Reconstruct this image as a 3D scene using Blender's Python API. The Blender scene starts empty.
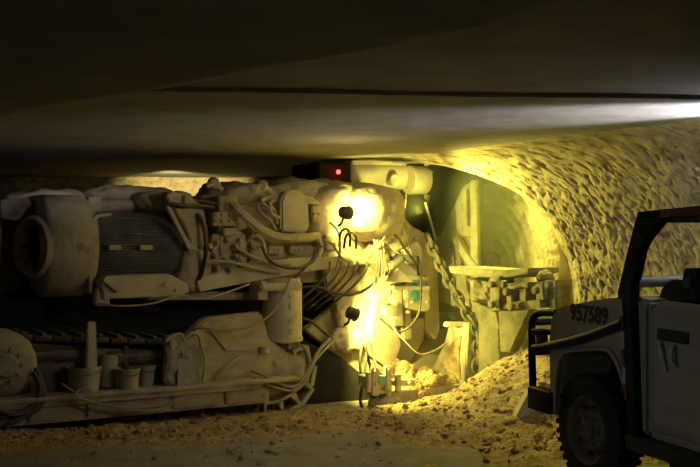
import bpy, bmesh, math, random
from mathutils import Vector, Matrix, noise
random.seed(7)
sc = bpy.context.scene
COL = sc.collection
PI = math.pi
CH = 1.6                                   # eye height
F, CX, CY = 1000.0, 350.0, 233.5           # focal length in pixels, image centre

# ------------------------------------------------------------------ frames
def ray(px, py): return Vector(((px-CX)/F, 1.0, -(py-CY)/F))
def W(px, py, Y):                          # world point at depth Y
    d = ray(px, py); return Vector((d.x*Y, Y, CH+d.z*Y))
# mining machine frame: x along the machine (towards the cut), y away from the lens, z up
MO = Vector((-2.75, 7.86, 0)); MU = Vector((math.cos(PI/6), .5, 0)); MV = Vector((-.5, math.cos(PI/6), 0))
def m(px, py, y=0.0):                      # point of the machine's lengthwise plane y
    d = ray(px, py); o = Vector((0, 0, CH))-MO
    lam = (y-o.dot(MV))/d.dot(MV); p = o+d*lam
    return Vector((p.dot(MU), y, p.z))
def mx(px, py, x):                         # point of the machine's crosswise plane x
    d = ray(px, py); o = Vector((0, 0, CH))-MO
    lam = (x-o.dot(MU))/d.dot(MU); p = o+d*lam
    return Vector((x, p.dot(MV), p.z))
# jeep frame: x forward, y to its left (towards the lens), z up
JA = math.radians(110)
JO = Vector((1.46, 6.3, 0)); JF = Vector((math.cos(JA), math.sin(JA), 0)); JL = Vector((-math.sin(JA), math.cos(JA), 0))
def j(px, py, l=0.0):
    d = ray(px, py); o = Vector((0, 0, CH))-JO
    lam = (l-o.dot(JL))/d.dot(JL); p = o+d*lam
    return Vector((p.dot(JF), l, p.z))

# ------------------------------------------------------------------ materials
def mat(name, cols, rough=.9, scale=8, bump=.3, bscale=40, metal=0.0, dust=None, dust_amt=.9, bdist=.02, detail=6, spec=.25):
    M = bpy.data.materials.new(name); M.use_nodes = True
    nt = M.node_tree; N = nt.nodes; Lk = nt.links; b = N['Principled BSDF']
    tc = N.new('ShaderNodeTexCoord')
    n1 = N.new('ShaderNodeTexNoise'); n1.inputs['Scale'].default_value = scale; n1.inputs['Detail'].default_value = detail
    n1.inputs['Roughness'].default_value = .65
    Lk.new(tc.outputs['Object'], n1.inputs['Vector'])
    r = N.new('ShaderNodeValToRGB'); Lk.new(n1.outputs['Fac'], r.inputs['Fac'])
    while len(r.color_ramp.elements) < len(cols): r.color_ramp.elements.new(.5)
    for i, c in enumerate(cols):
        e = r.color_ramp.elements[i]; e.position = .3+.4*i/max(1, len(cols)-1); e.color = (*c, 1)
    out = r.outputs['Color']
    if dust:
        g = N.new('ShaderNodeNewGeometry'); s = N.new('ShaderNodeSeparateXYZ'); Lk.new(g.outputs['Normal'], s.inputs[0])
        n2 = N.new('ShaderNodeTexNoise'); n2.inputs['Scale'].default_value = 5; n2.inputs['Detail'].default_value = 8
        Lk.new(tc.outputs['Object'], n2.inputs['Vector'])
        ad = N.new('ShaderNodeMath'); ad.operation = 'MULTIPLY_ADD'; ad.inputs[1].default_value = .45
        Lk.new(s.outputs['Z'], ad.inputs[0]); Lk.new(n2.outputs['Fac'], ad.inputs[2])
        mr = N.new('ShaderNodeMapRange'); mr.inputs[1].default_value = .42; mr.inputs[2].default_value = .75; mr.inputs[4].default_value = dust_amt
        Lk.new(ad.outputs[0], mr.inputs[0])
        mx_ = N.new('ShaderNodeMix'); mx_.data_type = 'RGBA'; mx_.inputs[7].default_value = (*dust, 1)
        Lk.new(mr.outputs[0], mx_.inputs[0]); Lk.new(out, mx_.inputs[6]); out = mx_.outputs[2]
    Lk.new(out, b.inputs['Base Color'])
    b.inputs['Roughness'].default_value = rough; b.inputs['Metallic'].default_value = metal
    b.inputs['Specular IOR Level'].default_value = spec
    if bump:
        n3 = N.new('ShaderNodeTexNoise'); n3.inputs['Scale'].default_value = bscale; n3.inputs['Detail'].default_value = 5
        Lk.new(tc.outputs['Object'], n3.inputs['Vector'])
        bp = N.new('ShaderNodeBump'); bp.inputs['Strength'].default_value = bump; bp.inputs['Distance'].default_value = bdist
        Lk.new(n3.outputs['Fac'], bp.inputs['Height']); Lk.new(bp.outputs['Normal'], b.inputs['Normal'])
    return M
def glow(name, col, s):
    M = bpy.data.materials.new(name); M.use_nodes = True; b = M.node_tree.nodes['Principled BSDF']
    b.inputs['Base Color'].default_value = (*col, 1); b.inputs['Emission Color'].default_value = (*col, 1); b.inputs['Emission Strength'].default_value = s
    return M
DUST = (.47, .40, .28)
X = {}
X['rib'] = mat('rock_rib', [(.22, .17, .09), (.43, .36, .21), (.56, .48, .30)], scale=9, bump=.6, bscale=40, bdist=.015, detail=9)
X['face'] = mat('cut_rock', [(.42, .36, .21), (.56, .49, .31)], scale=7, bump=.5, bscale=60)
X['ceil'] = mat('ceiling_rock', [(.20, .182, .16), (.27, .25, .225), (.31, .29, .26)], scale=3, bump=.3, bscale=60, bdist=.004, detail=10)
X['floor'] = mat('floor_salt', [(.22, .195, .16), (.31, .28, .235), (.36, .33, .28)], scale=4, bump=.6, bscale=60, detail=10)
X['muck'] = mat('muck', [(.28, .19, .09), (.46, .34, .18), (.60, .48, .29)], scale=14, bump=1, bscale=55, bdist=.03)
X['stone'] = mat('muck_stone', [(.22, .13, .06), (.42, .29, .15), (.55, .42, .25)], scale=5, bump=.6, bscale=40)
X['dusty'] = mat('dusty_steel', [(.25, .21, .14), (.38, .32, .22), (.46, .40, .28)], scale=6, bump=.5, bscale=70, bdist=.012, dust=DUST)
X['caked'] = mat('caked_dust', [(.30, .25, .165), (.45, .38, .265), (.52, .45, .32)], scale=6, bump=.55, bscale=30, bdist=.012, detail=9)
X['pale'] = mat('pale_dusty_paint', [(.42, .37, .26), (.55, .49, .36), (.60, .54, .42)], scale=5, bump=.35, bscale=60, bdist=.01, dust=DUST, dust_amt=.6)
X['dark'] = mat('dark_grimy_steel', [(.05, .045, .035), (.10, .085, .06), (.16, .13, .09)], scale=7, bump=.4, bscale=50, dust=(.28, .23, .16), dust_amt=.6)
X['shade'] = mat('dark_steel_shade', [(.02, .018, .014), (.045, .04, .03)], scale=7, bump=.3)  # near-black steel; shade of hull and voids is put into the colour
X['headsteel'] = mat('hazed_head_steel', [(.09, .08, .05), (.17, .15, .09), (.24, .21, .13)], scale=7, bump=.4, bscale=40, dust=(.34, .29, .19), dust_amt=.7)
X['fin'] = mat('motor_fin_steel', [(.07, .075, .07), (.13, .13, .12)], rough=.75, scale=10, bump=.2, bscale=80, dust=(.33, .29, .21), dust_amt=.8)
X['hose'] = mat('black_rubber_hose', [(.025, .024, .02), (.07, .06, .045)], rough=.6, scale=12, bump=.1, dust=(.35, .3, .2), dust_amt=.35)
X['phose'] = mat('dusty_hose', [(.30, .26, .18), (.44, .38, .27)], rough=.8, scale=14, bump=.2)
X['cable'] = mat('pale_cable', [(.36, .33, .25), (.46, .43, .34)], rough=.6, scale=14, bump=0)
X['teal'] = mat('teal_paint', [(.05, .35, .28), (.10, .45, .38)], rough=.6, scale=9, bump=.2, dust=DUST, dust_amt=.4)
X['chain'] = mat('chain_steel', [(.07, .06, .04), (.20, .17, .11)], rough=.7, scale=20, bump=.3)
X['canvas'] = mat('dusty_canvas', [(.36, .32, .24), (.46, .42, .32)], scale=10, bump=.7, bscale=30, bdist=.02)
X['bucket'] = mat('dusty_plastic', [(.34, .31, .22), (.44, .40, .30)], scale=8, bump=.2)
X['car'] = mat('olive_car_paint', [(.21, .205, .16), (.245, .24, .19)], rough=.45, scale=5, bump=.05, dust=(.36, .33, .26), dust_amt=.35, spec=.5)
X['carpale'] = mat('olive_door_paint', [(.23, .225, .175), (.27, .265, .21)], rough=.3, scale=5, bump=.03, spec=.5)
X['bar'] = mat('black_bar_paint', [(.010, .010, .012), (.022, .022, .024)], rough=.7, scale=9, bump=.05, spec=.12)
X['grey_bar'] = mat('grey_bar_paint', [(.30, .31, .33), (.40, .41, .43)], rough=.35, scale=9, bump=.05, spec=.5)
X['tyre'] = mat('tyre_rubber', [(.012, .012, .011), (.035, .032, .028)], rough=.85, scale=9, bump=.3)
X['rim'] = mat('steel_rim', [(.06, .057, .048), (.10, .095, .08)], rough=.6, scale=9, bump=.1, spec=.5)
X['digits'] = mat('black_stencil_paint', [(.01, .01, .01), (.025, .025, .02)], rough=.6, bump=0)
X['redtape'] = mat('red_reflective_tape', [(.10, .018, .016), (.14, .025, .022)], rough=.35, bump=0, spec=.6)
X['whitetape'] = mat('white_reflective_tape', [(.26, .24, .24), (.32, .30, .30)], rough=.35, bump=0, spec=.6)
X['amber'] = mat('amber_lens', [(.30, .09, .02), (.36, .12, .02)], rough=.25, bump=0, spec=.6)
X['black'] = mat('matt_black_vinyl', [(.012, .012, .012), (.025, .025, .024)], rough=.7, scale=9, bump=.2)
X['lampglow'] = glow('work_lamp_glass', (1, .86, .35), 60)
X['redglow'] = glow('red_signal_glass', (1, .03, .03), 14)

# ------------------------------------------------------------------ mesh builder
def spline(pts, n=7):
    P = [Vector(p) for p in pts]
    if len(P) < 3: return P
    Q = [2*P[0]-P[1]]+P+[2*P[-1]-P[-2]]; out = []
    for i in range(1, len(Q)-2):
        a, b, c, d = Q[i-1:i+3]
        for k in range(n):
            t = k/n
            out.append(.5*((2*b)+(c-a)*t+(2*a-5*b+4*c-d)*t*t+(-a+3*b-3*c+d)*t**3))
    out.append(P[-1]); return out
class MB:
    def __init__(s): s.bm = bmesh.new()
    def _merge(s, tmp, mtx=None):
        if mtx is not None: bmesh.ops.transform(tmp, matrix=mtx, verts=tmp.verts)
        me = bpy.data.meshes.new('t'); tmp.to_mesh(me); tmp.free(); s.bm.from_mesh(me); bpy.data.meshes.remove(me); return s
    def box(s, a, b, bev=.008, mtx=None):                     # two opposite corners
        t = bmesh.new(); bmesh.ops.create_cube(t, size=1)
        a, b = Vector(a), Vector(b); c = (a+b)/2; d = b-a
        for v in t.verts: v.co = Vector((v.co.x*abs(d.x), v.co.y*abs(d.y), v.co.z*abs(d.z)))+c
        if bev: bmesh.ops.bevel(t, geom=list(t.edges), offset=min(bev, min(map(abs, d))*.45), segments=2, affect='EDGES', profile=.6)
        return s._merge(t, mtx)
    def prism(s, pts, off, bev=.008):                          # polygon of 3-D points pushed along the vector off
        t = bmesh.new(); P = [Vector(p) for p in pts]; off = Vector(off)
        va = [t.verts.new(p) for p in P]; vb = [t.verts.new(p+off) for p in P]; n = len(P)
        fa = t.faces.new(va); t.faces.new(vb[::-1])
        for i in range(n): t.faces.new((va[i], vb[i], vb[(i+1) % n], va[(i+1) % n]))
        bmesh.ops.recalc_face_normals(t, faces=t.faces)
        if bev: bmesh.ops.bevel(t, geom=list(t.edges), offset=bev, segments=2, affect='EDGES', clamp_overlap=True)
        bmesh.ops.triangulate(t, faces=[f for f in t.faces if len(f.verts) > 4])
        return s._merge(t)
    def tube(s, pts, r, seg=8, sm=True, n=7, r1=None):
        P = spline(pts, n) if sm else [Vector(p) for p in pts]
        rings = []; up = None
        for i, p in enumerate(P):
            d = (P[min(i+1, len(P)-1)]-P[max(i-1, 0)]).normalized()
            if up is None: up = Vector((0, 0, 1)) if abs(d.z) < .9 else Vector((1, 0, 0))
            e = d.cross(up).normalized(); up = e.cross(d).normalized()
            rr = r if r1 is None else r+(r1-r)*i/(len(P)-1)
            rings.append([s.bm.verts.new(p+(e*math.cos(2*PI*k/seg)+up*math.sin(2*PI*k/seg))*rr) for k in range(seg)])
        for A, B in zip(rings, rings[1:]):
            for k in range(seg): s.bm.faces.new((A[k], A[(k+1) % seg], B[(k+1) % seg], B[k]))
        s.bm.faces.new(rings[0][::-1]); s.bm.faces.new(rings[-1]); return s
    def cyl(s, a, b, r, seg=20, r1=None, bev=0):
        a, b = Vector(a), Vector(b); d = b-a
        t = bmesh.new(); bmesh.ops.create_cone(t, cap_ends=True, segments=seg, radius1=r, radius2=r if r1 is None else r1, depth=d.length)
        if bev:
            ed = [e for e in t.edges if abs(abs(e.verts[0].co.z)-d.length/2) < 1e-5 and abs(e.verts[0].co.z-e.verts[1].co.z) < 1e-5]
            bmesh.ops.bevel(t, geom=ed, offset=bev, segments=3, affect='EDGES')
        q = d.to_track_quat('Z', 'Y').to_matrix().to_4x4(); q.translation = (a+b)/2
        return s._merge(t, q)
    def lathe(s, prof, a, axis, seg=32):                        # prof: (distance along axis, radius)
        a = Vector(a); ax = Vector(axis).normalized(); u = ax.orthogonal().normalized(); v = ax.cross(u)
        rings = []
        for h, r in prof:
            rings.append([s.bm.verts.new(a+ax*h+(u*math.cos(2*PI*k/seg)+v*math.sin(2*PI*k/seg))*max(r, 1e-4)) for k in range(seg)])
        for A, B in zip(rings, rings[1:]):
            for k in range(seg): s.bm.faces.new((A[k], A[(k+1) % seg], B[(k+1) % seg], B[k]))
        return s
    def lump(s, c, size, p=3.0, amp=.03, fr=6, cuts=14, seed=0, mtx=None):    # rounded block with an uneven caked skin
        t = bmesh.new(); bmesh.ops.create_cube(t, size=2); bmesh.ops.subdivide_edges(t, edges=list(t.edges), cuts=cuts, use_grid_fill=True)
        c = Vector(c); sx, sy, sz = size
        for v in t.verts:
            d = v.co.normalized(); k = (abs(d.x)**p+abs(d.y)**p+abs(d.z)**p)**(-1/p); q = d*k
            w = Vector((q.x*sx, q.y*sy, q.z*sz))
            nn = noise.fractal((c+w)*fr+Vector((seed*7.1, 0, 0)), 1.0, 2.0, 4)
            v.co = w+d*nn*amp+c
        return s._merge(t, mtx)
    def build(s, name, material, parent=None, smooth=True, angle=40):
        bmesh.ops.recalc_face_normals(s.bm, faces=s.bm.faces)
        me = bpy.data.meshes.new(name); s.bm.to_mesh(me); s.bm.free()
        me.materials.append(X[material] if isinstance(material, str) else material)
        if smooth:
            for f in me.polygons: f.use_smooth = True
            try: me.set_sharp_from_angle(angle=math.radians(angle))
            except Exception: pass
        o = bpy.data.objects.new(name, me); COL.objects.link(o)
        if parent: o.parent = parent
        return o
def tag(o, label=None, cat=None, group=None, kind=None):
    if label: o['label'] = label
    if cat: o['category'] = cat
    if group: o['group'] = group
    if kind: o['kind'] = kind
    return o
def empty(name, loc, rz=0):
    o = bpy.data.objects.new(name, None); COL.objects.link(o); o.location = loc; o.rotation_euler = (0, 0, rz); o.empty_display_size = .1; return o
def grid(fn, nu, nv):                                            # fn(i/nu, j/nv) -> point
    mb = MB(); V = [[mb.bm.verts.new(fn(a/nu, b/nv)) for b in range(nv+1)] for a in range(nu+1)]
    for a in range(nu):
        for b in range(nv): mb.bm.faces.new((V[a][b], V[a+1][b], V[a+1][b+1], V[a][b+1]))
    return mb
def fbm(p, fr, o=4): return noise.fractal(Vector(p)*fr, 1.0, 2.0, o)

# ================================================================== THE SETTING
ZC = 2.35                                                        # ceiling of the middle pass
RD = Vector((-.487, .874, 0)); RN = Vector((-.874, -.487, 0)); R0 = Vector((1.80, 8.12, 0))   # the rib (side wall) cut by the machine
def floor_z(x, y): return .012*fbm((x, y, 3), 2.2)+.006*fbm((x, y, 9), 14)
g = grid(lambda a, b: (lambda x, y: Vector((x, y, floor_z(x, y))))(-6+12.0*a, 2+16.0*b), 200, 220)
tag(g.build('floor', 'floor'), kind='structure')

# ceiling: a lower pass near the lens, a middle pass, and a pass 25 mm lower beyond a thin step
def edge_near(t):                                               # boundary of the near low pass, t 0..1 left to right
    pts = [Vector((-7, 11.5, 0)), Vector((-3.6, 7.6, 0)), Vector((-1.85, 5.29, 0)), Vector((-.85, 4.3, 0)), Vector((-.18, 3.6, 0)), Vector((.23, 3.2, 0)), Vector((.66, 2.57, 0)), Vector((1.2, 1.4, 0)), Vector((1.6, -1, 0))]
    S = spline(pts, 8); k = t*(len(S)-1); i = min(int(k), len(S)-2); return S[i].lerp(S[i+1], k-i)
def near_pt(a, b):
    e = edge_near(a); lip = .008*fbm((e.x, e.y, 0), 9)
    if b > .97: return Vector((e.x+lip, e.y+lip, ZC+.06))
    q = b/.97; p = e+Vector((-4.0, -2.6, 0))*(1-q)**1.5
    return Vector((p.x+lip, p.y+lip, ZC-.15+.15*max(0, q-.93)**2*60+.008*fbm((p.x, p.y, 4), 5)))
tag(grid(near_pt, 110, 40).build('ceiling', 'ceil'), kind='structure')
def step_y(x): return 5.37+.11*x+.012*math.sin(3*x)+.01*fbm((x, 0, 0), 3)
def mid_pt(a, b):
    x = -7+14*a; y = -1+(step_y(x)+1)*b
    return Vector((x, y, ZC+.022+.004*fbm((x, y, 0), 1.5)+.0012*fbm((x, y, 5), 16)))
tag(grid(mid_pt, 160, 90).build('ceiling', 'ceil'), kind='structure')
YE = 10.07
def far_pt(a, b):
    x = -8+11.5*a; ye = YE+.02*fbm((x, 2, 0), 1.5)+(2.2 if x > .75 else 2.2*max(0, (x-.35)/.4) if x > .35 else 0)
    y0 = step_y(x)
    if b < .02: return Vector((x, y0, ZC+.035))
    q = (b-.02)/.94
    if q > 1: return Vector((x, ye+.05, ZC+.35))
    y = y0+(ye-y0)*q
    return Vector((x, y, ZC+.004*fbm((x, y, 0), 1.1)+.0012*fbm((x, y, 5), 9)+.0008*fbm((x, y, 5), 30)))
tag(grid(far_pt, 260, 130).build('ceiling', 'ceil'), kind='structure')
tag(grid(lambda a, b: Vector((-12+16*a, 9.9+8*b, 2.555+.02*fbm((16*a, 8*b, 0), 1))), 40, 30).build('ceiling', 'ceil'), kind='structure')
tag(grid(lambda a, b: Vector((-12+13*a, 17+.08*fbm((13*a, 3*b, 0), 2), 2.75*b)), 90, 24).build('wall_back', 'rib'), kind='structure')

# the rib with its bored, rounded mouth
EDGE = [(0, 0), (1.0, .0), (1.22, .03), (1.4, .10), (1.546, .20), (1.70, .34), (1.845, .53), (1.95, .72), (2.03, .94), (2.14, 1.28), (2.25, 1.72), (2.31, 2.15), (2.37, 2.9), (2.45, 3.2)]
def a_edge(z):
    for (z0, a0), (z1, a1) in zip(EDGE, EDGE[1:]):
        if z <= z1: return a0+(a1-a0)*(z-z0)/(z1-z0)
    return EDGE[-1][1]
def rib_pos(A, z, ae):
    r = .36; k = min(1, max(0, z-(ZC-r))/r); out = r*(1-math.sqrt(max(0, 1-k*k))) if k < 1 else r+(z-ZC)*.5
    p = R0+RD*A+Vector((0, 0, z)); al = A+z; cr = A-z             # pick marks run down towards the lens
    v = fbm((A, z, 0), 1.6, 3)*.03+fbm((al*9, cr*14, 5), 1, 4)*.005
    w = noise.noise(Vector((al*9, cr*19, 1.7))); w2 = noise.noise(Vector((al*16, cr*34, 7.7))); w3 = noise.noise(Vector((A*14, z*20, 3.7)))
    v -= .030*max(0, w-.28)**.6+.022*max(0, w2-.24)**.6+.02*max(0, w3-.3)**.6
    fade = min(1, max(0, ae-A)/.12)
    return p+RN*(out+v*(.3+.7*fade)-.03*(1-fade))
def rib_pt(a, b):
    z = 2.42*b; ae = a_edge(z); A = -2.6+(ae+2.6)*a
    return rib_pos(A, z, ae)
tag(grid(rib_pt, 430, 190).build('wall_right', 'rib'), kind='structure')
tag(grid(lambda a, b: rib_pos(-7+4.4*a, 2.42*b, 0), 120, 70).build('wall_right', 'rib'), kind='structure')
# inner lining of the bored cut: near side, roof and the ring-grooved end face
def cut_pt(a, b):
    z = 2.42*a; ae = a_edge(z); p = R0+RD*(ae+.02*fbm((z, b*3, 0), 4))+Vector((0, 0, z))-RN*(1.5*b)
    return p+RN*(-.03)
tag(grid(cut_pt, 70, 14).build('wall_right', 'face'), kind='structure')
XF = 4.05+.95
FC = mx(495, 266, XF)
def face_pt(a, b):
    y = FC.y-2.3+4.3*a; z = 2.6*b; r = math.hypot(y-FC.y, z-FC.z)
    xx = XF-.28*min(r/1.2, 1.4)**2.2+.07*(abs(math.sin(r*PI/.14))**.7-.5)*min(1, r/.2)+.01*fbm((y, z, 4), 16)+.012*fbm((y, z, 0), 5)
    p = MO+MU*xx+MV*y; return Vector((p.x, p.y, z))
tag(grid(face_pt, 340, 200).build('wall_front', 'face'), kind='structure')

# muck: a berm along the crawler and a heap spilling from the cut mouth
HP = Vector((1.66, 8.62, 0))
RID = [(-9, .0), (-.6, .02), (.17, .03), (.43, .055), (.86, .165), (1.2, .40), (1.5, .56), (1.8, .70), (2.2, .82), (3, .9)]
def ridge(x):
    for (x0, h0), (x1, h1) in zip(RID, RID[1:]):
        if x <= x1: return h0+(h1-h0)*(x-x0)/(x1-x0)
    return .9
def muck_h(x, y):
    yr = 8.62; d = max(0, abs(y-yr)-.05)
    h = ridge(x)*math.exp(-(d/(.42+.35*max(0, min(1, x))))**2*.8)+.03*fbm((x, y, 0), 2.5)*min(1, max(0, x+.3))
    line = 7.62+.30*(x+2.75)                                     # foot of the berm beside the track
    k = (y-line)/.34; fo = max(0, min(1, (.5-x)/.8))
    h2 = (.07+.035*fbm((x, 0, 2), 1.6))*math.exp(-k*k)*fo
    return max(h, h2)+.25*min(abs(h), h2)
def muck_pt(a, b):
    x = -4.2+7.0*a; y = 6.75+2.75*b; h = muck_h(x, y); e = min(1, h/.05)
    r = .022*fbm((x, y, 1), 9)+.012*fbm((x, y, 6), 26)
    return Vector((x, y, h+r*(.35+.65*e)-.02*(1-e)+.004))
tag(grid(muck_pt, 300, 120).build('loose_muck', 'muck'), 'tan brown loose muck heaped at the cut mouth and along the machine', 'muck', kind='stuff')
st = MB(); proto = []
for k in range(6):
    t = bmesh.new(); bmesh.ops.create_icosphere(t, subdivisions=1, radius=1)
    for v in t.verts: v.co *= 1+.45*noise.noise(v.co*1.7+Vector((k*9, 0, 0)))
    proto.append(([v.co.copy() for v in t.verts], [[v.index for v in f.verts] for f in t.faces])); t.free()
n = 0
while n < 2600:
    x = random.uniform(-3.6, 2.4); y = random.uniform(6.9, 9.3); h = muck_h(x, y)
    if h < .03 and random.random() > .07: continue
    r = .007+.024*random.random()**4; vs, fs = random.choice(proto)
    R = Matrix.Rotation(random.uniform(0, 6.28), 3, random.choice('XYZ')) @ Matrix.Rotation(random.uniform(0, 6.28), 3, 'Z')
    q = Vector((x, y, h+.003)); V = [st.bm.verts.new(q+R @ Vector((v.x*r*1.3, v.y*r, v.z*r*.7))) for v in vs]
    for f in fs: st.bm.faces.new([V[i] for i in f])
    n += 1
tag(st.build('rubble_stones', 'stone', smooth=False), 'small broken stones scattered over the loose muck', 'rubble', kind='stuff')

# ================================================================== THE MINING MACHINE
root = empty('mining_machine', MO, PI/6)
tag(root, 'huge dust-caked tracked mining machine driving into the rock cut', 'mining machine')
AWAY = lambda d: Vector((0, d, 0))
def poly(mb, pix, y, th, bev=.008): return mb.prism([m(a, b, y) for a, b in pix], AWAY(th), bev)
def polyx(mb, pix, x, th, bev=.008): return mb.prism([mx(a, b, x) for a, b in pix], Vector((th, 0, 0)), bev)
def pbox(mb, x0, y0, x1, y1, y, th, bev=.01): return poly(mb, [(x0, y0), (x1, y0), (x1, y1), (x0, y1)], y, th, bev)
def hose(mb, pix, r, seg=7):
    return mb.tube([m(*p) for p in pix], r, seg)
def bolt(mb, px, py, y, r=.014): p = m(px, py, y); return mb.cyl(p+AWAY(.02), p-AWAY(.018), r, 6)

# --- hull (dark mass under and behind)
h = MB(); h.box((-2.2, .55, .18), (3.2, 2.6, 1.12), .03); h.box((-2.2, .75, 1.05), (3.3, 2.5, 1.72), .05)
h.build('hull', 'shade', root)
# --- crawler track: side frame, sprocket, shoes
tr = MB()
XS = m(272, 380).x; XR = -1.9
tr.box((XR, .06, .10), (XS-.12, .42, .50), .01)
for a, b in ((8, 74), (80, 158), (170, 196), (205, 262)):
    x0 = m(a, 400).x; x1 = m(b, 400).x; tr.box((x0, .0, .105), (x1, .08, .255), .012)
tr.cyl((XS, .05, .32), (XS, .42, .32), .235, 28, bev=.01); tr.cyl((XS, -.03, .32), (XS, .06, .32), .10, 18, bev=.01)
track = tr.build('crawler_track', 'dusty', root)
def track_path(s):                                              # s metres along the loop, front sprocket r .30
    r = .27; L1 = XS-XR
    if s < L1: return Vector((XR+s, 0, .045)), 0.0
    s -= L1; arc = PI*r
    if s < arc: a = s/r; return Vector((XS+math.sin(a)*r, 0, .315-math.cos(a)*r)), a
    s -= arc; f = s/L1
    return Vector((XS-s, 0, .585+.26*min(1, f*1.35))), PI
sh = MB(); sh.box((-.068, .02, -.022), (.068, .46, .020), .006); sh.box((-.02, .02, -.05), (.012, .46, -.02), .004)
shoe = sh.build('track_shoe', 'dark', track)
tot = 2*(XS-XR)+PI*.27; ns = int(tot/.155); shoes = []
k = 0
for i in range(ns):
    p, a = track_path(i*.155)
    if p.x < -.75: continue
    o = shoe if k == 0 else shoe.copy()
    if k: COL.objects.link(o)
    o.location = p; o.rotation_euler = (0, -a, 0); k += 1
# --- ledge over the lower track carrying loose gear
ld = MB(); ld.box((-2.2, -.22, .285), (m(300, 372).x-.1, .40, .32), .008); ld.box((-2.2, -.20, .24), (m(250, 372).x, -.17, .29), .006)
ld.build('side_ledge', 'caked', root)
sk = MB(); sk.box((-2.2, -.15, .10), (m(272, 400).x-.1, .02, .285), .008); sk.build('side_skirt', 'caked', root)
for a, b in ((-20, 18), (24, 74), (82, 158), (166, 212), (218, 258)):
    x0 = m(a, 400).x; x1 = m(b, 400).x; sk = MB(); sk.box((x0, -.172, .125), (x1, -.145, .235), .01)
    for q_ in (x0+.03, x1-.03): sk.cyl((q_, -.165, .18), (q_, -.182, .18), .012, 6)
    sk.build('skirt_panel', 'dusty', root)
gd = MB()                                                       # sloping dusty guard over the front of the track
poly(gd, [(182, 340), (206, 318), (262, 312), (270, 340), (288, 352), (292, 376), (180, 386)], -.04, .14, .02); poly(gd, [(208, 330), (256, 324), (258, 352), (226, 352)], -.06, .05, .012)
gd.lump(m(232, 372, .1), (.52, .16, .09), 2.2, .04, 7, 12, 1); gd.lump(m(285, 362, .14), (.16, .12, .17), 2.6, .03, 8, 12, 2)
gd.lump(m(258, 352, .2), (.10, .08, .16), 2.4, .03, 8, 10, 3)
gd.build('track_guard', 'caked', root)
sp = MB(); poly(sp, [(-90, 336), (0, 341), (90, 348), (184, 352), (184, 388), (-90, 402)], .0, .05, .01)
for a in (30, 78, 124, 168): poly(sp, [(a, 346), (a+5, 346), (a+5, 390), (a, 391)], -.02, .04, .005)
sp.lump(m(60, 356, .02), (.45, .05, .05), 2.4, .03, 7, 12, 61); sp.lump(m(140, 358, .02), (.35, .05, .05), 2.4, .03, 7, 12, 62)
sp.build('side_plate', 'dark', root)  # dark steel colour also carries the crevice shade behind the buckets
# --- rounded drive housing at the far left above the ledge
dh = MB(); dh.lathe([(-.02, .0), (-.02, .16), (.03, .24), (.12, .27), (.35, .27)], m(6, 366, -.08), (0, 1, 0), 30); dh.lump(m(-16, 370, .14), (.30, .14, .22), 3, .03, 6, 10, 4); dh.lathe([(-.05, 0), (-.05, .08), (-.02, .09)], m(6, 366, -.08), (0, 1, 0), 20)
for k in range(10): q_ = m(6, 366, -.10)+Vector((math.cos(k*PI/5)*.125, 0, math.sin(k*PI/5)*.125)); dh.cyl(q_+AWAY(.04), q_-AWAY(.02), .016, 6)
dh.build('drive_housing', 'dusty', root)

# --- main cooling fan cowl + motor (axis lengthwise)
AY = .46
cow = MB(); xc0 = m(33, 246, AY).x; xc1 = m(94, 246, AY).x-.07; zc = m(40, 246, AY).z
cow.lathe([(.10, .20), (.015, .215), (.0, .24), (.0, .33), (.03, .41), (.07, .435), (xc1-xc0-.06, .435), (xc1-xc0, .40), (xc1-xc0+.005, .30)], (xc0, AY, zc), (1, 0, 0), 48)
FA = Vector((.93, .37, 0)).normalized(); FO = m(31, 247, .26)
cow.lathe([(.12, .20), (.02, .215), (-.012, .228), (-.012, .245), (.02, .262), (.10, .275)], FO, FA, 40)
cowl = cow.build('motor_cowl', 'caked', root)
fg = MB(); fg.cyl(FO+FA*.11, FO+FA*.14, .21, 32); fg.cyl(FO+FA*.05, FO+FA*.12, .06, 20, bev=.01)
FS = Vector((-.5, .86, 0)).normalized()
for k in range(8):
    a = 2*PI*k/8; q_ = FS*math.cos(a)+Vector((0, 0, math.sin(a))); fg.tube([FO+FA*.07+q_*.05, FO+FA*.07+q_*.21], .008, 5, False)
fg.build('fan_grille', 'shade', cowl)
pl = MB(); pl.cyl(m(80, 247, .05)+AWAY(.02), m(80, 247, .02), .045, 20, bev=.01); pl.cyl(m(86, 250, .06), m(86, 250, .03), .03, 6); pl.build('inspection_plug', 'dusty', cowl)
mo = MB(); xm0 = xc1+.0; xm1 = m(196, 250, AY).x; zm = m(140, 247, AY).z
mo.cyl((xm0, AY, zm), (xm1, AY, zm), .325, 48); mo.cyl((xm0-.02, AY, zm), (xm0+.03, AY, zm), .365, 48, bev=.01)
motor = mo.build('electric_motor', 'fin', root)
fi = MB()
for k in range(27):
    zz = zm-.295+.59*k/26; dy = math.sqrt(max(.002, .325**2-(zz-zm)**2))
    fi.box((xm0+.03, AY-dy-.035, zz-.0055), (m(181, 250, .1).x, AY-dy+.05, zz+.0055), .002)
fi.build('cooling_fins', 'fin', motor)
pf = MB(); poly(pf, [(89, 294), (89, 226), (92, 218), (99, 214), (112, 213), (112, 216), (100, 217), (95, 222), (93, 232), (93, 294)], .10, .10, .006); pf.build('end_bracket', 'pale', motor)
for a in (116, 147): lf = MB(); pbox(lf, a-7, 245, a+6, 250, .06, .06, .008); lf.build('lifting_lug', 'pale', motor)
ms = MB()                                                        # saddle strap round the right end of the motor
poly(ms, [(166, 196), (172, 191), (190, 196), (203, 206), (208, 226), (205, 246), (196, 252), (188, 250), (190, 240), (183, 222), (172, 206)], .06, .16, .012)
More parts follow.
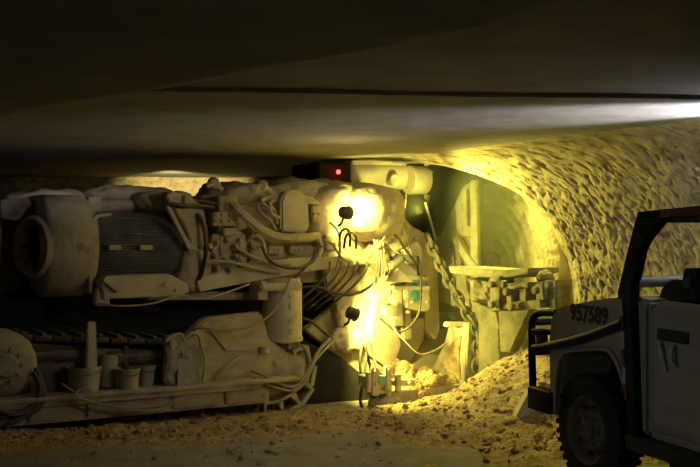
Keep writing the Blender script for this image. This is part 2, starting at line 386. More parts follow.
ms.lump(m(194, 268, .20), (.17, .13, .22), 3, .035, 7, 12, 6); ms.lump(m(178, 198, .22), (.12, .10, .06), 3, .02, 8, 10, 7)
pbox(ms, 184, 195, 190, 206, .03, .05)
poly(ms, [(166, 206), (170, 205), (192, 247), (189, 251)], .02, .05, .005)
ms.build('saddle_strap', 'caked', root)
tp = MB(); tp.cyl(m(84, 206, .40), m(142, 205, .40), .055, 18, bev=.01); tp.lump(m(152, 203, .42), (.20, .16, .10), 3.2, .02, 7, 12, 8)
pbox(tp, 88, 197, 102, 212, .30, .14); tp.lump(m(128, 196, .62), (.45, .2, .08), 2.5, .04, 5, 12, 9); tp.lump(m(54, 199, .7), (.45, .2, .08), 2.5, .04, 5, 12, 9)
tp.build('terminal_box', 'caked', root)
bs = MB(); poly(bs, [(104, 299), (100, 282), (106, 276), (170, 274), (188, 284), (190, 292), (180, 296)], .02, .18, .01); pbox(bs, 96, 288, 110, 306, .05, .12); pbox(bs, 148, 292, 262, 300, .25, .3, .01)
poly(bs, [(106, 277), (122, 291), (118, 293), (103, 281)], -.02, .05, .004); bolt(bs, 166, 284, .02, .02); bolt(bs, 176, 290, .02)
bs.build('motor_mount', 'pale', root)
# left tail frame, mostly in the dark
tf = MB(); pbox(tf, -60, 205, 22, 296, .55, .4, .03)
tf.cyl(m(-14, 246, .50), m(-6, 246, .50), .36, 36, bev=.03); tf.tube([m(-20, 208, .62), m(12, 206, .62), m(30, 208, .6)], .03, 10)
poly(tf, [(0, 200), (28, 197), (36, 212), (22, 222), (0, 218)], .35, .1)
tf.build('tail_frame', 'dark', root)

# --- coupling flange and valve block between motor and gearbox
fl = MB(); xf = m(203, 246, AY).x
fl.cyl((xf, AY, zm), (xf+.05, AY, zm), .40, 40, bev=.01); fl.cyl((xf+.05, AY, zm), (xf+.16, AY, zm), .33, 40); fl.cyl((xf+.16, AY, zm), (xf+.21, AY, zm), .38, 40, bev=.01)
for k in range(18):
    a = 2*PI*k/18; c = Vector((xf+.21, AY+math.cos(a)*.345, zm+math.sin(a)*.345)); fl.cyl(c, c+Vector((.03, 0, 0)), .018, 6)
fl.build('coupling_flange', 'dusty', root)
vb = MB()
pbox(vb, 212, 234, 246, 276, .08, .25); pbox(vb, 219, 196, 238, 226, .06, .25); pbox(vb, 213, 212, 229, 226, -.02, .12)
for a, b in ((208, 246), (216, 243), (226, 240), (234, 246), (214, 256), (224, 260), (234, 256), (216, 268), (228, 270), (240, 262)):
    p = m(a, b, .08); vb.cyl(p+AWAY(.02), p-AWAY(.05), .026, 8, bev=.004); vb.cyl(p-AWAY(.05), p-AWAY(.07), .016, 6)
for a, b in ((216, 215), (222, 215), (216, 221), (222, 221), (230, 215), (230, 221)): bolt(vb, a, b, -.02, .010)
pbox(vb, 239, 238, 247, 268, .03, .08); pbox(vb, 224, 228, 236, 236, .02, .1); pbox(vb, 248, 238, 268, 262, .16, .2, .03)
vb.build('valve_block', 'dusty', root)
# --- gearbox body with caked top
gb = MB()
xg0 = m(200, 240, .35).x; xg1 = m(352, 240, .35).x
gb.box((xg0, .33, 1.12), (xg1, 1.6, m(260, 196, .35).z), .05)
gb.lump(m(238, 196, .55), (.38, .35, .11), 2.6, .05, 5, 18, 11); gb.lump(m(300, 190, .55), (.48, .35, .10), 2.6, .05, 5, 18, 12)
gb.lump(m(262, 212, .40), (.34, .12, .18), 2.6, .05, 6, 16, 13); gb.lump(m(336, 206, .38), (.22, .2, .25), 2.6, .06, 6, 18, 14)
gb.lump(m(284, 252, .36), (.40, .10, .08), 2.6, .03, 6, 14, 15); gb.lump(m(330, 246, .33), (.2, .12, .25), 2.6, .05, 6, 14, 16)
gb.build('gearbox', 'caked', root)
for pts in ([(206, 186), (214, 184), (222, 190)], [(250, 190), (262, 186), (270, 192)], [(322, 214), (330, 224), (326, 236)], [(314, 236), (322, 246), (318, 256)]):
    v_ = MB(); v_.tube([m(a, b, .22) for a, b in pts], .028, 8); v_.lump(m(*pts[1], .24), (.05, .05, .05), 2.5, .02, 9, 8, pts[0][0]); v_.build('pipe_fitting', 'caked', root)
for a0, b0, a1, b1 in ((250, 244, 262, 252), (268, 246, 284, 254), (290, 246, 304, 254), (312, 206, 320, 222), (326, 236, 338, 250), (250, 228, 258, 238)):
    v_ = MB(); pbox(v_, a0, b0, a1, b1, .16, .14, .012); bolt(v_, (a0+a1)/2-2, (b0+b1)/2, .16, .012); bolt(v_, (a0+a1)/2+3, (b0+b1)/2, .16, .012); v_.build('valve_cover', 'dusty', root)
cb = MB(); poly(cb, [(281, 231), (281, 201), (284, 193), (290, 190), (300, 190), (306, 194), (309, 204), (310, 229), (305, 232)], .14, .25, .02); cover = cb.build('control_box', 'pale', root)
sb = MB(); pbox(sb, 303, 188, 321, 204, .20, .2, .015); sb.build('junction_box', 'pale', root)
# hoses over the middle
def hset(name, mat_, items, r=.013):
    mb = MB()
    for it in items:
        rr = r
        if isinstance(it, tuple): rr, it = it
        hose(mb, it, rr)
    return mb.build(name, mat_, root)
hset('suction_hose', 'phose', [[(232, 204, .0), (238, 210, -.03), (250, 221, -.02), (265, 232, .02), (280, 237, .05), (300, 238, .08), (318, 236, .15)]], .042)
for pts in ([(236, 248, .02), (250, 255, -.02), (268, 262, .0), (290, 264, .05)], [(210, 262, .02), (230, 262, -.02), (255, 268, .0), (280, 273, .03)],
            [(272, 195, .2), (262, 199, .12), (266, 206, .10), (274, 210, .12), (277, 224, .14)], [(266, 198, .2), (258, 206, .12), (262, 214, .1), (270, 220, .12), (276, 230, .14)],
            [(276, 200, .2), (270, 204, .1), (272, 214, .09), (280, 218, .12)], [(248, 240, .02), (255, 236, -.03), (262, 240, -.02), (266, 256, .02)]):
    hset('dusty_hose', 'phose', [pts], .015)
for pts, r in (([(262, 246, -.02), (268, 258, -.03), (280, 266, -.02), (298, 268, .0), (312, 262, .05), (318, 252, .1)], .014),
               ([(170, 204, .02), (182, 206, -.02), (196, 206, .02), (214, 208, .05)], .022), ([(190, 200, .1), (204, 202, .1), (218, 205, .1)], .02),
               ([(198, 214, .05), (204, 228, .0), (206, 250, .0), (202, 272, .05), (196, 284, .1)], .02),
               ([(318, 250, .1), (310, 262, .06), (296, 276, .05), (276, 284, .1)], .012)):
    hset('black_hose', 'hose', [pts], r)
# --- cross beam and hydraulic jack
bm_ = MB(); poly(bm_, [(196, 280), (240, 264), (300, 258), (386, 255), (386, 264), (346, 266), (300, 273), (262, 280), (200, 292)], .06, .4, .012); bm_.build('cross_beam', 'pale', root)
JY = .10
jk = MB(); ja = m(282, 282, JY); jb = m(282, 339, JY); r0 = .185
jk.cyl(ja, jb, r0, 36, bev=.012); jk.cyl(m(282, 278, JY), m(282, 284, JY), r0*.9, 32); jk.cyl(m(282, 341, JY), m(282, 336, JY), r0*1.04, 36, bev=.008)
poly(jk, [(258, 300), (258, 284), (264, 280), (268, 282), (268, 300)], -.02, .2)
pbox(jk, 261, 283, 303, 291, -.10, .12, .02)
for b in (296, 306, 321, 331): p = m(291, b, JY-r0+.01); jk.cyl(p+AWAY(.03), p-AWAY(.022), .028, 8, bev=.005)
jack = jk.build('hydraulic_jack', 'pale', root)
jr = MB(); jr.cyl(m(283, 339, JY), m(283, 358, JY), .075, 24); jr.build('jack_rod', 'pale', jack)
jf = MB(); jf.lump(m(281, 368, JY), (.19, .18, .15), 3, .03, 8, 14, 21); jf.cyl(m(264, 347, -.05), m(264, 353, -.05), .05, 14); pbox(jf, 258, 345, 275, 354, -.06, .2, .02)
poly(jf, [(288, 343), (292, 341), (308, 356), (312, 362), (309, 365), (290, 352)], .05, .25, .012)
poly(jf, [(300, 352), (307, 350), (312, 380), (308, 386), (302, 384)], .0, .3, .012)
jf.build('jack_foot', 'caked', jack)
# --- big shovel-like shoes of the sprocket end seen as pale open frames
for cx, cy, an in ((303, 358, -12), (308, 375, 12), (303, 393, 40), (290, 404, 66), (274, 410, 88)):
    s = MB(); c = m(cx, cy, -.03); A = math.radians(an)
    u = Vector((math.cos(A), 0, -math.sin(A))); w = Vector((math.sin(A), 0, math.cos(A)))
    for q in (-1, 1):
        s.prism([c+u*-.06+w*(.085*q-.014), c+u*.06+w*(.085*q-.014), c+u*.06+w*(.085*q+.014), c+u*-.06+w*(.085*q+.014)], AWAY(.42), .004)
        s.prism([c+u*(.07*q-.014)+w*-.095, c+u*(.07*q+.014)+w*-.095, c+u*(.07*q+.014)+w*.095, c+u*(.07*q-.014)+w*.095], AWAY(.12), .004)
    s.prism([c+u*.045+w*-.08, c+u*.065+w*-.08, c+u*.065+w*.08, c+u*.045+w*.08], AWAY(.45), .004)
    s.build('grouser', 'pale', track)

# --- front dust-caked shroud and the head-end plates
hd = MB()
hd.lump(m(368, 212, .19), (.32, .36, .29), 2.5, .03, 3.5, 26, 31); hd.lump(m(388, 234, .25), (.20, .2, .24), 2.5, .03, 4, 20, 32); hd.lump(m(322, 218, .36), (.22, .16, .24), 2.5, .04, 5, 18, 33)
poly(hd, [(384, 190), (394, 194), (402, 212), (412, 226), (424, 232), (424, 250), (404, 262), (384, 252)], .08, .4, .02)
hd.lump(m(344, 197, .42), (.52, .38, .13), 2.5, .03, 4, 20, 37)
hd.build('front_shroud', 'caked', root)
pn = MB()
poly(pn, [(322, 262), (336, 232), (384, 234), (400, 250), (398, 300), (372, 306), (340, 300), (326, 290)], .22, .3, .02)
poly(pn, [(305, 330), (352, 292), (390, 300), (402, 345), (386, 388), (372, 384)], .16, .10, .012)      # sloping chute plate
pn.lump(m(342, 310, .12), (.09, .07, .14), 2.5, .04, 8, 12, 34); pn.lump(m(345, 342, .10), (.20, .06, .10), 2.5, .05, 7, 12, 35)
pn.lump(m(376, 270, .16), (.16, .1, .3), 2.6, .05, 7, 14, 36)
pn.build('chute_plate', 'dusty', root)
ps = MB()
poly(ps, [(390, 284), (392, 262), (404, 252), (418, 268), (418, 282)], .02, .3, .012)
poly(ps, [(394, 282), (402, 282), (404, 326), (394, 326)], .06, .2); poly(ps, [(405, 282), (411, 282), (412, 340), (404, 340)], .14, .1)
poly(ps, [(406, 280), (428, 276), (431, 308), (427, 312), (407, 308)], .0, .25, .01)
poly(ps, [(414, 238), (424, 232), (434, 262), (431, 300), (426, 300), (420, 270)], .05, .12, .008)
poly(ps, [(426, 270), (438, 262), (440, 330), (436, 340), (424, 328)], .25, .2, .01)
poly(ps, [(386, 304), (426, 306), (424, 340), (404, 372), (388, 372)], .32, .2, .01)
for a, b in ((397, 290), (397, 304), (397, 318), (408, 296), (408, 312), (408, 328), (411, 286), (427, 284), (427, 302), (412, 302)): bolt(ps, a, b, -.0, .016)
for q_ in ((388, 276), (394, 286)): pbox(ps, q_[0], q_[1], q_[0]+36, q_[1]+4, -.04, .10, .006)
poly(ps, [(386, 282), (398, 268), (414, 282)], -.10, .04, .005); poly(ps, [(404, 250), (418, 240), (424, 252), (420, 266), (408, 264)], -.03, .08, .01)
pbox(ps, 386, 306, 398, 316, .0, .1, .01); pbox(ps, 412, 318, 424, 334, .22, .1, .01)
ps.build('head_post', 'pale', root)
for q_ in ([(413, 276), (416, 275), (418, 292), (417, 302), (414, 302), (412, 290)], [(402, 252), (405, 248), (407, 256), (404, 260)]): tl = MB(); poly(tl, q_, -.012, .02, .003); tag(tl.build('painted_patch', 'teal', root), 'teal green paint patch')
# black lower void behind chute: inner frame, with a near-black plate added for its shade
vd = MB(); poly(vd, [(303, 340), (345, 360), (384, 395), (384, 416), (303, 418)], .10, .1, .01); vd.box((m(300, 400, .9).x, .9, .05), (m(420, 400, .9).x, 1.2, 1.5), .02); vd.build('inner_frame_shade', 'shade', root)
# --- loading apron
ap = MB()
AYF = -.30
poly(ap, [(388, 392), (464, 386), (468, 384), (476, 384), (470, 398), (440, 412), (392, 414)], AYF, .06, .01)        # front skirt
ap.prism([m(392, 391, AYF), m(470, 384, AYF), m(470, 366, .75), m(392, 366, .75)], Vector((0, 0, -.03)), .006)          # floor plate
ap.prism([m(384, 384, .12), m(466, 380, .12), m(458, 328, .62), m(424, 330, .62)], Vector((.0, .05, -.02)), .006)
apron = ap.build('loading_apron', 'pale', root)
wg = MB()
wx = m(466, 385, AYF).x
polyx(wg, [(465, 388), (434, 382), (433, 368), (444, 344), (449, 325), (469, 323)], wx, .05, .006)
wg.prism([m(464, 388, AYF), m(474, 386, AYF), m(476, 324, AYF), m(466, 323, AYF)], AWAY(.06), .006)
wg.prism([m(447, 327, AYF+.1), m(477, 326, AYF), m(477, 322, AYF), m(449, 322, AYF+.1)], AWAY(.08), .006)
wg.build('apron_wing', 'pale', apron)
sc_ = MB(); polyx(sc_, [(436, 372), (446, 350), (456, 337), (461, 336), (459, 352), (460, 380), (446, 380)], wx-.012, .02, .004); tag(sc_.build('brown_patch', 'muck', apron), 'brown patch on the apron wing')  # flat brown patch set on the wing's inner face
mk = MB(); mk.lump(m(424, 388, -.10), (.40, .22, .16), 2.0, .08, 7, 26, 41); mk.lump(m(402, 380, .02), (.18, .2, .16), 2.0, .07, 7, 20, 42)
mk.build('muck_load', 'muck', apron)
tag(bpy.data.objects['muck_load'], 'pile of broken salt lying in the apron', kind='stuff')
fb = MB(); pbox(fb, 366, 376, 392, 388, -.36, .15); pbox(fb, 372, 368, 380, 396, -.40, .06); pbox(fb, 386, 366, 392, 396, -.40, .06); pbox(fb, 394, 380, 416, 386, -.38, .08)
pbox(fb, 378, 390, 392, 394, -.38, .1); fb.cyl(m(398, 374, -.4), m(398, 392, -.4), .03, 12); fb.cyl(m(368, 372, -.38), m(368, 392, -.38), .025, 12)
for a, b in ((375, 372), (376, 384), (389, 370), (389, 392), (410, 383)): bolt(fb, a, b, -.40, .018)
fb.lump(m(386, 404, -.3), (.16, .12, .09), 2.6, .03, 8, 10, 43)
fb.build('hinge_bracket', 'pale', apron)
ft = MB(); pbox(ft, 379, 376, 386, 385, -.41, .05, .005); ft.build('painted_hinge_pin', 'teal', apron)
tag(bpy.data.objects['painted_hinge_pin'], 'teal green hinge pin')
# --- work lamps
def lamp(px, py, y, d):
    c = m(px, py, y); d = Vector(d).normalized()
    b = MB(); b.lathe([(-.10, .0), (-.10, .03), (-.06, .045), (-.02, .06), (.0, .065), (.0, .055), (-.01, .05)], c, d, 20); b.tube([c-d*.06, c-d*.06+Vector((0, .05, -.09)), c-d*.06+Vector((0, .12, -.12))], .012, 6)
    for k in range(5): b.lathe([(-.09+.014*k, .046), (-.086+.014*k, .056), (-.082+.014*k, .046)], c, d, 18)
    o = b.build('work_lamp', 'dark', root)
    g_ = MB(); g_.lathe([(-.008, .0), (-.004, .03), (-.004, .053)], c, d, 20); g_.build('lamp_glass', 'lampglow', o)
    return c, d
L1 = lamp(348, 213, -.21, (.82, .45, -.06))
L2 = lamp(356, 315, -.20, (.90, .06, -.34))
# red signal lamp on the dark tank
rl = MB(); rl.lathe([(0, .0), (0, .02), (.02, .02), (.03, .012), (.034, 0)], m(338, 172, .75), (0, -1, 0), 14); rlo = rl.build('signal_lamp', 'redglow', root)
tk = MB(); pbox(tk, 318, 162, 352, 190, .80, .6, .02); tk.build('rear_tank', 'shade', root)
# --- pale drum at the top of the head
td = MB(); td.cyl(m(344, 176, .95), m(412, 176, .95), .15, 28, bev=.01); poly(td, [(352, 160), (409, 161), (412, 170), (398, 182), (376, 186), (352, 178)], .85, .2, .01)
td.cyl(m(408, 180, .80), m(432, 180, .80), .155, 28, bev=.012); td.cyl(m(430, 180, .80), m(436, 180, .80), .18, 28, bev=.01)
p = m(394, 180, .74); td.cyl(p+AWAY(.1), p-AWAY(.03), .06, 22, bev=.006)
drum = td.build('head_drum', 'pale', root)
cl = MB()
for a, b, r in ((436, 168, .07), (440, 176, .08), (437, 188, .08), (432, 196, .06), (440, 164, .05), (446, 170, .04)): cl.lump(m(a, b, .75), (r, r*.8, r), 2.4, .04, 14, 8, a)
cl.cyl(m(432, 174, .66), m(444, 172, .66), .03, 8); cl.tube([m(424, 164, .7), m(436, 162, .65), (m(450, 168, .7))], .025, 8)
cl.build('drum_clamp', 'dusty', drum)
rd = MB(); rd.tube([m(425, 202, .45), m(432, 226, .45), m(440, 256, .45)], .014, 8); rd.build('push_rod', 'pale', root)
# --- chain
def link(mb, c, d, side, L=.12, wd=.085, r=.021):
    pts = []
    for k in range(12):
        a = 2*PI*k/12; pts.append(c+d*math.cos(a)*L/2*1.15+side*math.sin(a)*wd/2)
    P = pts+[pts[0]]; mb.tube(P, r, 5, False)
ch = MB(); path = spline([m(426, 232, -.02), m(434, 252, -.1), (m(446, 276, -.2)), m(458, 298, -.28), m(471, 320, -.34), m(476, 328, -.36), m(477, 350, -.36), m(476, 372, -.36)], 24)
acc = 0; last = path[0]; kk = 0
for a, b in zip(path, path[1:]):
    acc += (b-a).length
    if acc > .085:
        acc = 0; d = (b-last).normalized(); last = b; s0 = d.cross(Vector((.3, 1, .2))).normalized(); s1 = d.cross(s0)
        link(ch, b, d, s0 if kk % 2 else s1); kk += 1
ch.build('chain', 'chain', root)
# --- far cutting head inside the cut
fp = MB(); XH = 4.25
polyx(fp, [(440, 236), (463, 186), (470, 182), (470, 236)], XH+.10, .04, .004)
polyx(fp, [(470, 180), (476, 180), (479, 312), (470, 312)], XH+.08, .04, .006); polyx(fp, [(463, 190), (466, 189), (467, 226), (463, 226)], XH+.06, .05, .004)
polyx(fp, [(436, 236), (470, 236), (470, 312), (436, 300)], XH+.14, .05, .006)
polyx(fp, [(450, 238), (456, 236), (470, 258), (478, 268), (468, 268)], XH+.06, .06, .006)
fp.build('head_gusset_plate', 'headsteel', root)
hb = MB(); polyx(hb, [(400, 160), (455, 166), (474, 172), (474, 312), (400, 312)], XH+.32, .12, .01); hb.build('head_shade_plate', 'shade', root)  # dark sheet added to stand for the shade behind the gusset
fr = MB()
polyx(fr, [(448, 266), (505, 270), (528, 268), (528, 273), (505, 278), (478, 277), (450, 273)], XH-.25, .35, .006)
polyx(fr, [(489, 277), (500, 276), (500, 310), (490, 312)], XH-.27, .16); polyx(fr, [(466, 278), (488, 282), (488, 298), (480, 300)], XH-.1, .08)
polyx(fr, [(500, 284), (528, 282), (528, 288), (500, 290)], XH-.25, .16); polyx(fr, [(500, 302), (540, 300), (541, 308), (500, 309)], XH-.25, .2)
polyx(fr, [(506, 290), (512, 290), (512, 302), (506, 302)], XH-.28, .12); polyx(fr, [(519, 288), (526, 288), (526, 302), (519, 302)], XH-.25, .12); polyx(fr, [(534, 284), (542, 282), (544, 300), (536, 300)], XH-.25, .15)
polyx(fr, [(532, 282), (556, 280), (556, 288), (534, 290)], XH-.2, .2); polyx(fr, [(548, 288), (556, 288), (556, 312), (549, 312)], XH-.2, .15)
polyx(fr, [(498, 309), (530, 309), (520, 330), (510, 352), (500, 352)], XH-.1, .1); polyx(fr, [(470, 300), (496, 312), (500, 330), (478, 322)], XH-.05, .08)
polyx(fr, [(478, 312), (498, 318), (500, 380), (478, 380)], XH+.1, .1)
for a, b in ((506, 284), (509, 292), (514, 307), (494, 284), (494, 304), (538, 290), (551, 284)):
    p = mx(a, b, XH-.28); fr.cyl(p, p+Vector((-.05, 0, 0)), .035, 8, bev=.006)
fr.lump(mx(488, 290, XH), (.12, .16, .12), 2.4, .06, 8, 12, 51); fr.lump(mx(545, 276, XH-.1), (.07, .1, .05), 2.4, .04, 10, 10, 52)
fr.build('cutting_head_frame', 'headsteel', root)

# --- hose bundles at the head end
for x_ in (330, 341, 349, 357, 367):
    hset('black_hose', 'hose', [[(x_, 262, .02), (x_-1, 270, -.04), (x_-9, 281, -.05), (x_-20, 292, -.02), (x_-32, 302, .05), (x_-42, 310, .14)]], .012)
hset('black_hose', 'hose', [[(381, 262, .0), (380, 274, -.08), (368, 288, -.12), (350, 295, -.12), (332, 292, -.08), (316, 287, .0), (300, 288, .1)]], .014)
hset('black_hose', 'hose', [[(300, 318, .1), (312, 322, .0), (324, 332, -.02), (332, 338, .02)]], .016)
for dx in (0, 3, 6, 9):
    hset('pale_cable', 'cable', [[(374+dx, 238, .02), (377+dx*.8, 262, -.12), (374+dx, 285, -.15), (368+dx*.5, 320, -.14), (364+dx, 342, -.14)]], .010)
for pts in ([(364, 342, -.16), (368, 355, -.2), (378, 362, -.2), (390, 370, -.25)], [(366, 344, -.16), (366, 362, -.22), (362, 384, -.28), (361, 404, -.3), (372, 412, -.32), (386, 408, -.34)],
            [(370, 342, -.16), (373, 356, -.2), (380, 372, -.3), (392, 378, -.36)], [(364, 346, -.15), (370, 366, -.2), (372, 386, -.3), (382, 396, -.36), (392, 404, -.36)],
            [(362, 346, -.15), (360, 366, -.2), (366, 388, -.26), (378, 402, -.32)]):
    hset('black_hose', 'hose', [pts], .014)
for pts, r in (([(380, 318, -.1), (396, 331, -.14), (408, 328, -.15), (419, 312, -.1), (421, 280, -.08), (418, 256, -.05)], .011), ([(388, 322, -.1), (404, 340, -.2), (420, 354, -.25), (436, 350, -.25), (446, 343, -.2)], .009),
               ([(380, 226, .0), (396, 236, -.06), (406, 250, -.08), (416, 264, -.06)], .012), ([(384, 240, .0), (400, 254, -.08), (416, 256, -.06)], .010), ([(398, 190, .4), (402, 208, .1), (408, 240, -.02), (414, 262, -.03)], .010), ([(406, 194, .4), (404, 214, .1), (402, 236, -.02)], .009)):
    hset('black_hose' if r > .0105 else 'dusty_hose', 'hose' if r > .0105 else 'phose', [pts], r)
for pts in ([(330, 222, .0), (338, 232, -.04), (340, 250, -.04), (336, 270, .02)], [(322, 240, .05), (332, 244, -.02), (342, 258, -.03), (352, 262, .02)], [(368, 258, .02), (378, 248, -.06), (386, 234, -.04)]):
    hset('dusty_hose', 'phose', [pts], .011)
for pts in ([(339, 246, .0), (341, 232, -.10), (347, 229, -.12), (350, 236, -.10), (350, 246, -.02)], [(344, 248, .0), (346, 236, -.10), (352, 232, -.12), (356, 238, -.10), (356, 248, -.02)]): hset('black_hose', 'hose', [pts], .012)
# cables slung low along the side
for pts, r in (([(98, 303, .02), (120, 306, -.05), (150, 304, -.08), (180, 296, -.03), (200, 299, -.05), (222, 294, -.05), (250, 284, .0)], .009),
               ([(190, 330, .0), (204, 328, -.1), (226, 330, -.15), (250, 327, -.15), (270, 315, -.12), (284, 294, -.12), (291, 276, -.1)], .009),
               ([(60, 402, -.24), (76, 398, -.28), (100, 404, -.28), (140, 408, -.27), (170, 402, -.26), (190, 394, -.25)], .011), ([(62, 384, -.2), (74, 392, -.26), (84, 398, -.28), (92, 392, -.28), (84, 388, -.27), (76, 394, -.28), (90, 402, -.28), (150, 411, -.27), (185, 398, -.26)], .009),
               ([(330, 338, .0), (318, 352, -.08), (308, 372, -.14), (296, 386, -.18), (280, 384, -.18), (262, 374, -.14), (250, 370, -.1)], .016), ([(334, 340, .0), (316, 360, -.1), (300, 388, -.2), (276, 388, -.2), (254, 378, -.14)], .012),
               ([(246, 352, .02), (232, 362, -.1), (220, 374, -.14), (214, 382, -.14)], .014), ([(296, 342, .0), (306, 350, -.1), (310, 362, -.12)], .012)):
    hset('dusty_hose', 'phose', [pts], r)
hset('black_hose', 'hose', [[(34, 372, -.1), (40, 388, -.16), (34, 404, -.2), (18, 414, -.22), (0, 412, -.22)]], .026)
hset('black_hose', 'hose', [[(36, 368, -.1), (44, 392, -.16), (38, 408, -.2), (10, 424, -.22)]], .022)

# ================================================================== LOOSE GEAR ON THE LEDGE
def mw(p): return MO+MU*p.x+MV*p.y+Vector((0, 0, p.z))
def on_ledge(px, y, name): 
    p = m(px, 390, y); p.z = .321; return empty(name, mw(p), PI/6)
def pail(px, y, r, hgt, label, group='buckets on the side ledge'):
    e = on_ledge(px, y, 'bucket'); tag(e, label, 'bucket', group)
    b = MB(); b.lathe([(0, 0), (0, r*.86), (hgt, r), (hgt+.004, r*1.06), (hgt-.012, r*1.06), (hgt-.012, r*.95), (.012, r*.82), (.012, 0)], (0, 0, 0), (0, 0, 1), 28); b.build('bucket_shell', 'bucket', e)
    hd_ = MB(); hd_.tube([(-r*1.05, 0, hgt-.02), (-r*.8, -r*.85, hgt-.03), (0, -r*1.12, hgt-.05), (r*.8, -r*.85, hgt-.03), (r*1.05, 0, hgt-.02)], .004, 6); hd_.build('bucket_handle', 'dark', e)
    return e
pail(127, -.10, .105, .165, 'dusty bucket beside the draped bag, the nearer and wider of the pair')
pail(146, .02, .085, .165, 'small dusty bucket half hidden behind the wider bucket')
pail(84, -.08, .135, .20, 'large open dusty bucket with a wooden post standing in it')
e = on_ledge(91, -.08, 'wooden_post'); tag(e, 'square wooden post standing upright in the large bucket', 'post')
b = MB(); b.prism([(-.05, -.03, .02), (.05, -.03, .02), (.035, -.025, .56), (-.035, -.025, .56)], (0, .06, 0), .008); b.build('post_shaft', 'pale', e)
e = on_ledge(106, .0, 'oil_canister'); tag(e, 'dusty cylindrical canister leaning beside the large bucket', 'canister')
b = MB(); A = Vector((.12, 0, .99)).normalized(); b.lathe([(0, 0), (0, .068), (.01, .075), (.24, .075), (.262, .06), (.265, 0)], (0, 0, .012), A, 22); b.build('canister_body', 'bucket', e)
b = MB(); b.lathe([(.26, .028), (.29, .028), (.292, 0)], (0, 0, .012), A, 14); b.build('canister_cap', 'dark', e)
# draped canvas bag (vest-like outline)
e = on_ledge(183, -.12, 'canvas_bag'); tag(e, 'pale dusty canvas bag slumped on the ledge, wider at its base', 'bag')
b = MB(); o_ = m(183, 388, -.12)
def cv(pix, y, th, bev):
    return [Vector((m(a, c, y).x-o_.x, y+.12, m(a, c, y).z-.321)) for a, c in pix]
t_ = bmesh.new(); 
b.prism(cv([(164, 387), (166, 372), (169, 352), (166, 340), (172, 335), (180, 334), (184, 338), (194, 333), (199, 336), (203, 348), (205, 362), (203, 376), (200, 389), (180, 389)], -.18, .14, .03), (0, .14, 0), .03)
bag = b.build('bag_body', 'canvas', e)
mod = bag.modifiers.new('Subdivision', 'SUBSURF'); mod.levels = 2; mod.render_levels = 2
tx = bpy.data.textures.new('cloth', 'CLOUDS'); tx.noise_scale = .09
dm = bag.modifiers.new('Displace', 'DISPLACE'); dm.texture = tx; dm.strength = .05; dm.mid_level = .5
b = MB()
for pix in ([(166, 341), (172, 336), (181, 334), (184, 340)], [(184, 340), (192, 333), (199, 336), (201, 348)], [(199, 338), (203, 352), (205, 364), (202, 388)]): b.tube(cv(pix, -.20, 0, 0), .012, 7)
b.build('bag_piping', 'canvas', e)
b = MB(); b.prism(cv([(178, 369), (190, 371), (190, 386), (177, 386)], -.205, 0, 0), (0, .03, 0), .006); b.build('bag_pocket', 'canvas', e); b = MB(); b.prism(cv([(182, 352), (192, 354), (192, 358), (182, 357)], -.20, 0, 0), (0, .03, 0), .004); b.build('bag_flap', 'canvas', e)

# ================================================================== THE JEEP
jr_ = empty('jeep', JO, JA)
tag(jr_, 'olive open mine jeep with black cage parked at the rock wall', 'car')
WD = 1.56
def jp(mb, pix, l=0.0, th=.05, bev=.008): return mb.prism([j(a, b, l) for a, b in pix], (0, -th, 0), bev)
zb = 1.225
fA = j(549, 315).x; fB = j(640, 300).x; wz = .353
b = MB()                                                        # front wings and bonnet in one shell
prof = [j(549, 412), j(548, 345), j(550, 318), j(555, 309), j(566, 305), j(600, 299), j(630, 296), j(648, 300), j(648, 436), j(634, 430), j(627, 400), j(619, 372), j(611, 356), j(602, 350), j(568, 352), j(560, 360), j(557, 380), j(556, 412)]
b.prism(prof, (0, -WD, 0), .02)
body = b.build('front_body', 'car', jr_)
b = MB(); b.box((fB, -.40, .42), (fA-.05, -WD+.40, 1.02), .02); b.box((-1.9, -.25, .36), (fA-.1, -.45, .46), .02); b.box((-1.9, -WD+.25, .36), (fA-.1, -WD+.45, .46), .02); b.build('chassis', 'black', jr_)
b = MB(); b.tube([j(555, 414, .012), j(556, 380, .012), j(560, 359, .014), j(568, 351, .014), j(602, 349, .014), j(612, 355, .014), j(620, 371, .014), j(628, 400, .012), j(634, 428, .012)], .013, 8, n=4); b.build('wheel_arch_lip', 'car', body)
# digits painted on the bonnet side
cu = bpy.data.curves.new('fleet_number', 'FONT'); cu.body = '957589'; cu.align_x = 'CENTER'; cu.align_y = 'CENTER'; cu.size = .125; cu.extrude = .001; cu.offset = .005; cu.space_character = 1.02
tobj = bpy.data.objects.new('fleet_number', cu); COL.objects.link(tobj); cu.materials.append(X['digits'])
q = j(588.5, 315, .003); tobj.parent = jr_; tobj.location = q
# text x -> -forward, text y -> up, text z -> left
tobj.matrix_parent_inverse = Matrix.Identity(4)
sl = math.radians(0)
tobj.rotation_euler = Matrix(((-1, 0, 0), (0, 0, 1), (0, 1, 0))).to_euler()
wid = j(570, 315).x-j(607.5, 315).x
tobj['label'] = 'black stencilled number 957589'
NUMW = wid
